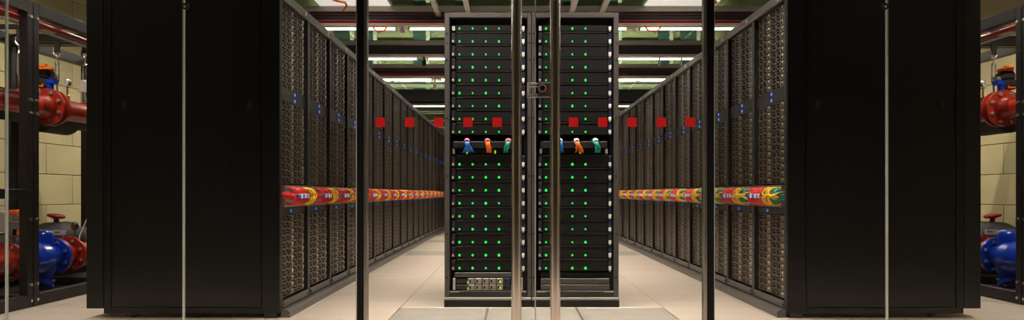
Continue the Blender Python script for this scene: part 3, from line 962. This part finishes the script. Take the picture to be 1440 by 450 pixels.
# ------------------------------------------------------------------ pipe frames and cooling pipes on both sides
bolt_me = {}
def flange(b_parent, x, z, y0, y1, r, pcd, mname, mir, nb=8, br=0.0125, off=PI / 8, boltface=-1, name='flange'):
    f = MB(mir, mir is not None)
    f.lathe_y(x, z, [(y0, 0.001), (y0, r - 0.003), (y0 + 0.003, r), (y1 - 0.003, r), (y1, r - 0.003), (y1, 0.001)], 40)
    fo = f.obj(name, mname, b_parent)
    for k in range(nb):
        a = off + 2 * PI * k / nb
        bx_, bz_ = x + pcd * math.cos(a), z + pcd * math.sin(a)
        bb = MB(mir, mir is not None)
        ye = y0 if boltface < 0 else y1
        bb.cyl((bx_, ye, bz_), (bx_, ye + boltface * 0.012, bz_), br * 1.35, 6, 0, None, False)
        bb.cyl((bx_, ye + boltface * 0.010, bz_), (bx_, ye + boltface * 0.026, bz_), br * 0.8, 8)
        bb.obj('bolt', 'bolt_steel', fo)
    return fo

def build_side(side):
    nm = 'left' if side < 0 else 'right'
    DY = 0.0 if side < 0 else 0.08        # the right-hand run stands a little further back
    mir = None if side < 0 else Matrix.Translation((0, DY, 0)) @ Matrix.Scale(-1, 4, (1, 0, 0))
    def B():
        return MB(mir, mir is not None)
    def P(x, y, z):
        return (x if side < 0 else -x, y + DY, z)
    FX0, FX1, FT = -3.43, -4.33, 2.10
    # frames
    for ui, (ya, yb) in enumerate(((4.32, 4.99), (5.0, 6.05), (6.06, 7.11))):
        t = thing('pipe_gantry', 'black bolted steel frame around the %s pipes, %s from the glass' % (nm, ORD[ui]), 'gantry', (0, 0, 0), 0, '%s pipe gantries' % nm)
        for x0, x1 in ((FX0 - 0.06, FX0), (FX1, FX1 + 0.06)):
            for y0 in (ya, yb - 0.055):
                p = B().cbox(x0, x1, y0, y0 + 0.055, 0.0, FT, 0.003).obj('post', 'frame_brown', t)
                if x1 == FX0:
                    for zz in (0.045, 0.155, 0.60, 1.33, 1.42, 1.99):
                        B().cyl((FX0, y0 + 0.0275, zz), (FX0 + 0.012, y0 + 0.0275, zz), 0.011, 8).obj('bolt', 'bolt_steel', p)
            B().cbox(x0, x1, ya + 0.055, yb - 0.055, FT - 0.085, FT, 0.003).obj('top_rail', 'frame_brown', t)
            B().cbox(x0, x1, ya + 0.055, yb - 0.055, 0.0, 0.085, 0.003).obj('bottom_rail', 'frame_brown', t)
        for y0 in (ya, yb - 0.055):
            for z0 in (FT - 0.085, 0.0):
                B().cbox(FX1 + 0.06, FX0 - 0.06, y0, y0 + 0.055, z0, z0 + 0.085, 0.003).obj('cross_rail', 'frame_brown', t)
        B().box(FX1 + 0.06, FX0 - 0.06, ya + 0.055, yb - 0.055, 0.012, 0.022).obj('drip_pan', 'pan_metal', t)
        B().box(FX1 + 0.035, FX1 + 0.06, ya + 0.055, yb - 0.055, 0.085, 0.22).obj('kick_panel', 'pan_metal', t)
        if ui == 1:
            for y0 in (5.437, 5.887):
                B().cbox(FX1 + 0.06, FX0 - 0.06, y0, y0 + 0.026, FT - 0.085, FT - 0.05, 0.003).obj('hanger_rail', 'frame_brown', t)
        if ui == 0 and side < 0:
            B().cbox(FX0 - 0.055, FX0 - 0.005, ya + 0.056, yb - 0.056, 0.745, 0.81, 0.003).obj('side_rail', 'frame_brown', t)
    # --- upper red pipe
    X, Z, R = -3.835, 1.468, 0.084
    t = thing('cooling_pipe', 'thick glossy red cooling pipe running high through the %s frame' % nm, 'pipe', (0, 0, 0))
    B().lathe_y(X, Z, [(4.33, 0.001), (4.33, R), (5.68, R), (5.72, R * 1.12), (5.755, R * 1.12)], 40).obj('pipe_run', 'pipe_red', t)
    B().lathe_y(X, Z, [(5.855, R * 1.1), (5.89, R * 1.1), (5.93, R), (7.3, R), (7.3, 0.001)], 40).obj('pipe_run', 'pipe_red', t)
    flange(t, X, Z, 5.755, 5.780, 0.147, 0.117, 'pipe_red', mir)
    flange(t, X, Z, 5.830, 5.855, 0.145, 0.117, 'pipe_red', mir, boltface=1)
    sb = B()
    for k in range(8):
        a0, a1 = math.radians(-42 + 9 * k), math.radians(-42 + 9 * (k + 1))
        vs = [(X + (R + .0015) * math.cos(a), y, Z + (R + .0015) * math.sin(a)) for a, y in ((a0, 5.45), (a1, 5.45), (a1, 5.60), (a0, 5.60))]
        sb._add(vs, [(3, 2, 1, 0)], 0, True)
    sb.obj('pipe_sticker', 'sticker_orange', t)
    # --- butterfly valve
    v = thing('butterfly_valve', 'blue necked valve with orange lever between the %s pipe flanges' % nm, 'valve', (0, 0, 0))
    B().lathe_y(X, Z, [(5.782, 0.09), (5.782, 0.112), (5.828, 0.112), (5.828, 0.09)], 36).obj('wafer_body', 'rubber', v)
    for k in range(8):
        a = PI / 8 + 2 * PI * k / 8
        B().cyl((X + .117 * math.cos(a), 5.7805, Z + .117 * math.sin(a)), (X + .117 * math.cos(a), 5.8295, Z + .117 * math.sin(a)), 0.009, 8).obj('stud', 'bolt_steel', v)
    B().cyl((X, 5.80, Z + 0.10), (X, 5.80, Z + 0.185), 0.032, 18).obj('neck', 'valve_blue', v)
    B().cbox(X - 0.04, X + 0.055, 5.765, 5.835, Z + 0.185, Z + 0.222, 0.006).obj('collar', 'valve_blue', v)
    a = B().cbox(X - 0.09, X + 0.03, 5.75, 5.85, Z + 0.222, Z + 0.30, 0.02)
    a.cbox(X - 0.10, X + 0.0, 5.74, 5.86, Z + 0.15, Z + 0.23, 0.02)
    a.cyl((X - 0.04, 5.80, Z + 0.30), (X - 0.04, 5.80, Z + 0.345), 0.02, 14)
    a.obj('gear_body', 'rubber', v)
    B().cbox(X + 0.0, X + 0.058, 5.77, 5.83, Z + 0.224, Z + 0.262, 0.008).obj('plate', 'box_grey', v)
    l = B().cbox(X - 0.085, X + 0.030, 5.775, 5.825, Z + 0.295, Z + 0.325, 0.008).cbox(X - 0.085, X - 0.02, 5.77, 5.83, Z + 0.318, Z + 0.342, 0.006)
    l.obj('lever', 'orange_plastic', v)
    B().cbox(X - 0.10, X - 0.015, 5.74, 5.76, Z + 0.155, Z + 0.185, 0.004).obj('lever_tab', 'orange_plastic', v)
    # --- hangers (turnbuckles)
    for hi, (yh, z0, z1) in enumerate(((5.45, Z + R, 2.015), (5.90, Z + 0.10, 2.015), (6.28, Z + R, 2.10))):
        h = thing('turnbuckle_hanger', 'silver turnbuckle hanging the %s red pipe, %s from the glass' % (nm, ORD[hi]), 'hanger', P(X, yh, z0), 0, '%s pipe hangers' % nm)
        L = z1 - z0
        MB().cbox(-0.02, 0.02, -0.012, 0.012, L * 0.80, L, 0.003).obj('bracket', 'rack_dark', h)
        hk = MB().tube([(-0.03, 0, L * 0.80), (-0.012, -0.004, L * 0.74), (0.0, 0, L * 0.72), (0.012, 0.004, L * 0.74), (0.030, 0, L * 0.79)], 0.009, 8)
        hk.cyl((-0.02, 0, L * 0.76), (-0.028, 0, L * 0.87), 0.008, 8)
        hk.obj('hook', 'bolt_steel', h)
        MB().cyl((0, 0, L * 0.62), (0, 0, L * 0.74), 0.006, 8).obj('rod', 'bolt_steel', h)
        tb_ = MB().cyl((-0.014, 0, L * 0.28), (-0.014, 0, L * 0.62), 0.006, 8).cyl((0.014, 0, L * 0.28), (0.014, 0, L * 0.62), 0.006, 8)
        tb_.cyl((0, 0, L * 0.60), (0, 0, L * 0.66), 0.018, 10, 0, 0.008).cyl((0, 0, L * 0.24), (0, 0, L * 0.30), 0.010, 10, 0, 0.018)
        tb_.obj('turnbuckle', 'bolt_steel', h)
        MB().tube([(0, 0, L * 0.25), (0.002, 0, L * 0.12), (0.012, 0, 0.04), (0.022, 0, 0.0)], 0.007, 8).obj('rod', 'bolt_steel', h)
        MB().cbox(-0.02, 0.03, -0.015, 0.015, -0.004, 0.014, 0.003).obj('pipe_lug', 'pipe_red', h)
    # --- gauges
    def gauge(label, y, z, zb, r, mface):
        g = thing('pressure_gauge', label, 'gauge', P(X + 0.01, y, zb), -0.5 if side < 0 else 0.5)
        MB().cyl((0, 0, 0), (0, 0, z - zb - r), 0.008, 10).obj('stem', 'brass', g)
        MB().cbox(-0.016, 0.016, -0.014, 0.014, 0.0, 0.045, 0.004).obj('fitting', 'brass', g)
        MB().cyl((0, 0.014, z - zb), (0, -0.014, z - zb), r, 24).obj('case', 'rack_dark' if mface != 'white_plastic' else 'bolt_steel', g)
        MB().cyl((0, -0.0141, z - zb), (0, -0.017, z - zb), r * 0.84, 24).obj('dial', mface, g)
        MB().box(-0.002, 0.002, -0.0185, -0.017, z - zb - 0.004, z - zb + r * 0.6).obj('needle', 'gasket', g)
    gauge('small round white gauge on the %s upper red pipe' % nm, 6.02, 1.694, Z + R - 0.003, 0.034, 'white_plastic')
    gauge('small round brass gauge on the %s lower red pipe' % nm, 6.12, 0.505, 0.274 + R - 0.003, 0.034, 'brass')
    if side < 0:
        sbx = thing('sensor_box', 'small white sensor box on the left upper red pipe beyond the gauge', 'sensor', P(X + 0.03, 6.20, Z + R))
        MB().cyl((0, 0, -0.002), (0, 0, 0.09), 0.016, 10).obj('stem', 'bolt_steel', sbx)
        MB().cbox(-0.028, 0.028, -0.02, 0.02, 0.09, 0.195, 0.005).obj('box_body', 'box_cream', sbx)
        MB().cyl((0, 0, 0.195), (0, 0, 0.26), 0.006, 8).obj('rod', 'bolt_steel', sbx)
    # --- black insulated pipe behind
    ip = B().lathe_y(-4.13, 1.445, [(4.4, 0.001), (4.4, 0.085), (6.06, 0.085), (6.13, 0.145), (6.50, 0.145), (6.58, 0.085), (7.2, 0.085), (7.2, 0.001)], 32)
    tag(ip.obj('insulated_pipe', 'insulation'), 'black insulated pipe behind the %s upper red pipe' % nm, 'pipe')
    # --- small red and white lines under the frame top
    tag(B().cyl((-3.52, 4.35, 1.988), (-3.52, 7.2, 1.988), 0.020, 14).obj('sprinkler_line', 'pipe_small_red'), 'thin bright red line under the %s frame top' % nm, 'pipe')
    tag(B().cyl((-3.515, 4.35, 1.945), (-3.515, 7.2, 1.945), 0.009, 10).obj('conduit', 'pale_trim'), 'thin pale conduit below the red line in the %s frame' % nm, 'conduit')
    # --- lower pipe with strainer
    ZL = 0.274
    t = thing('cooling_pipe', 'low red cooling pipe with bolted flange near the glass, %s side' % nm, 'pipe', (0, 0, 0))
    B().lathe_y(X, ZL, [(4.33, 0.001), (4.33, R + .004), (5.24, R + .004), (5.27, R * 1.18), (5.30, R * 1.18)], 40).obj('pipe_run', 'pipe_red', t)
    flange(t, X, ZL, 5.30, 5.325, 0.145, 0.117, 'pipe_red', mir)
    s = thing('strainer_valve', 'glossy blue Y-shaped strainer between red flanges, %s side' % nm, 'valve', (0, 0, 0))
    B().lathe_y(X, ZL, [(5.352, 0.088), (5.42, 0.098), (5.50, 0.125), (5.58, 0.138), (5.68, 0.130), (5.76, 0.108), (5.82, 0.094), (5.838, 0.092)], 40).obj('body', 'valve_blue', s)
    flange(s, X, ZL, 5.327, 5.352, 0.143, 0.117, 'valve_blue', mir, boltface=1)
    flange(s, X, ZL, 5.838, 5.865, 0.147, 0.117, 'valve_blue', mir)
    leg = B().tube([(X, 5.74, ZL), (X, 5.72, 0.20), (X, 5.685, 0.105), (X, 5.675, 0.085)], [0.10, 0.095, 0.078, 0.074], 28)
    leg.obj('strainer_leg', 'valve_blue', s)
    cap = B().tube([(X, 5.677, 0.088), (X, 5.663, 0.060)], 0.105, 32).obj('strainer_cap', 'valve_blue', s)
    for k in range(6):
        a = 2 * PI * k / 6 + 0.3
        q = Vector((X + 0.094 * math.cos(a), 5.677 + 0.094 * math.sin(a), 0.088))
        B().cyl(q, q + Vector((0.002, 0.006, 0.016)), 0.014, 6, 0, None, False).obj('bolt', 'bolt_steel', cap)
    B().tube([(X + 0.0, 5.72, ZL + 0.08), (X + 0.0, 5.72, 0.44), (X + 0.0, 5.72, 0.475), (X + 0.0, 5.72, 0.49)], [0.078, 0.078, 0.07, 0.045], 28).obj('bonnet', 'valve_blue', s)
    t = thing('cooling_pipe', 'red flanged pipe spool beyond the blue strainer, %s side' % nm, 'pipe', (0, 0, 0))
    flange(t, X, ZL, 5.867, 5.892, 0.145, 0.117, 'pipe_red', mir, nb=8, boltface=1)
    B().lathe_y(X, ZL, [(5.892, R * 1.1), (6.0, R), (6.04, R * 1.1)], 36).obj('pipe_run', 'pipe_red', t)
    flange(t, X, ZL, 6.04, 6.065, 0.147, 0.117, 'pipe_red', mir)
    B().lathe_y(X, ZL, [(6.065, R * 1.1), (6.12, R), (7.2, R), (7.2, 0.001)], 36).obj('pipe_run', 'pipe_red', t)
    # pipe supports so the low run stands on the pan
    for y0 in (4.9, 6.6):
        MB_ = B().cbox(X - 0.04, X + 0.04, y0, y0 + 0.05, 0.022, ZL - R + 0.003, 0.003)
        tag(MB_.obj('pipe_support', 'frame_brown'), 'dark support block under the low red pipe, %s side, %s' % (nm, 'near' if y0 < 5 else 'far'), 'support')
    # insulated valve with red hand wheel
    v = thing('insulated_valve', 'dark insulated valve with red hand wheel behind the %s strainer' % nm, 'valve', (0, 0, 0))
    B().lathe_y(-4.13, 0.36, [(4.6, 0.001), (4.6, 0.11), (5.98, 0.11), (6.12, 0.135), (6.24, 0.17), (6.50, 0.17), (6.62, 0.13), (6.7, 0.11), (7.1, 0.11), (7.1, 0.001)], 32).obj('jacket', 'insulation', v)
    B().cyl((-4.13, 6.36, 0.52), (-4.13, 6.36, 0.565), 0.022, 12).obj('stem', 'wheel_red', v)
    w = B()
    for k in range(10):
        a0, a1 = 2 * PI * k / 10, 2 * PI * (k + 1) / 10
        w.tube([(-4.13 + 0.058 * math.cos(a0), 6.36 + 0.058 * math.sin(a0), 0.582 - 0.010 * math.cos(a0)),
                (-4.13 + 0.058 * math.cos(a1), 6.36 + 0.058 * math.sin(a1), 0.582 - 0.010 * math.cos(a1))], 0.015, 8)
    w.cyl((-4.13, 6.36, 0.56), (-4.13, 6.36, 0.59), 0.036, 14)
    w.cyl((-4.185, 6.36, 0.586), (-4.075, 6.36, 0.576), 0.012, 8).cyl((-4.13, 6.305, 0.58), (-4.13, 6.415, 0.58), 0.012, 8)
    w.obj('hand_wheel', 'wheel_red', v)
    for y0 in (4.8, 6.9):
        tag(B().cbox(-4.16, -4.10, y0, y0 + 0.05, 0.022, 0.253, 0.003).obj('pipe_support', 'frame_brown'),
            'dark support block under the insulated valve line, %s side, %s' % (nm, 'near' if y0 < 5 else 'far'), 'support')
    # white tag
    g = thing('pipe_tag', 'white rectangular pipe tag above the %s blue flange' % nm, 'tag', P(X - 0.0, 5.93, ZL + R))
    MB().cyl((0.03 * (-1 if side < 0 else 1) * -1, 0, -0.004), (0.03 * (-1 if side < 0 else 1) * -1, 0, 0.085), 0.005, 8).obj('tag_stem', 'bolt_steel', g)
    MB().cbox(-0.055, 0.055, -0.008, 0.0, 0.082, 0.122, 0.002).obj('plate', 'white_plastic', g)
    MB().box(-0.038, 0.008, -0.0095, -0.008, 0.098, 0.110).obj('print', 'box_grey', g)
    # thin pale hose
    hz_ = [(-3.95, 6.35, 0.80), (-3.88, 6.28, 0.68), (-3.86, 6.22, 0.60), (-3.90, 6.16, 0.52), (-3.86, 6.10, 0.44), (-3.84, 6.08, 0.352)]
    if side < 0:
        hz_ = [(-3.70, 6.55, 0.80), (-3.80, 6.45, 0.66), (-3.86, 6.35, 0.55), (-3.86, 6.25, 0.42), (-3.84, 6.20, 0.352)]
    tag(B().tube(hz_, 0.006, 6).obj('thin_hose', 'pale_grey'), 'thin pale looping hose above the %s lower red pipe' % nm, 'hose')
    # actuator, seen on the left only
    if side < 0:
        ac = thing('valve_actuator', 'grey actuator with cream box and orange plugs over the left low pipe', 'actuator', (X, 5.36, ZL + 0.14))
        MB().cyl((0, 0, 0.0), (0, 0, 0.06), 0.03, 14).obj('stem', 'box_grey', ac)
        MB().cbox(-0.02, 0.12, -0.05, 0.05, 0.045, 0.165, 0.008).obj('gear_case', 'box_grey', ac)
        MB().cbox(0.03, 0.115, -0.04, 0.04, 0.165, 0.205, 0.006).obj('cover', 'box_grey', ac)
        MB().cbox(-0.16, -0.005, -0.06, 0.045, 0.085, 0.235, 0.008).obj('cream_box', 'box_cream', ac)
        for zz in (0.13, 0.18):
            MB().cyl((-0.09, -0.06, zz), (-0.09, -0.07, zz), 0.012, 12).obj('knob', 'white_plastic', ac)
        o1 = MB().cbox(0.0, 0.065, -0.035, 0.02, 0.205, 0.245, 0.008).cbox(0.065, 0.115, -0.03, 0.02, 0.195, 0.228, 0.006)
        o1.obj('orange_plug', 'orange_plastic', ac)
        MB().cbox(0.075, 0.12, -0.056, -0.05, 0.06, 0.09, 0.002).obj('orange_plug', 'orange_plastic', ac)
        MB().box(0.045, 0.075, -0.052, -0.05, 0.06, 0.105).obj('port', 'gasket', ac)
        tag(MB().cyl((-3.86, 5.16, 0.45), (-3.86, 5.16, 1.35), 0.02, 12).obj('riser_pipe', 'pipe_red'), 'thin dark red riser at the far left beside the glass joint', 'pipe')
build_side(-1)
build_side(1)
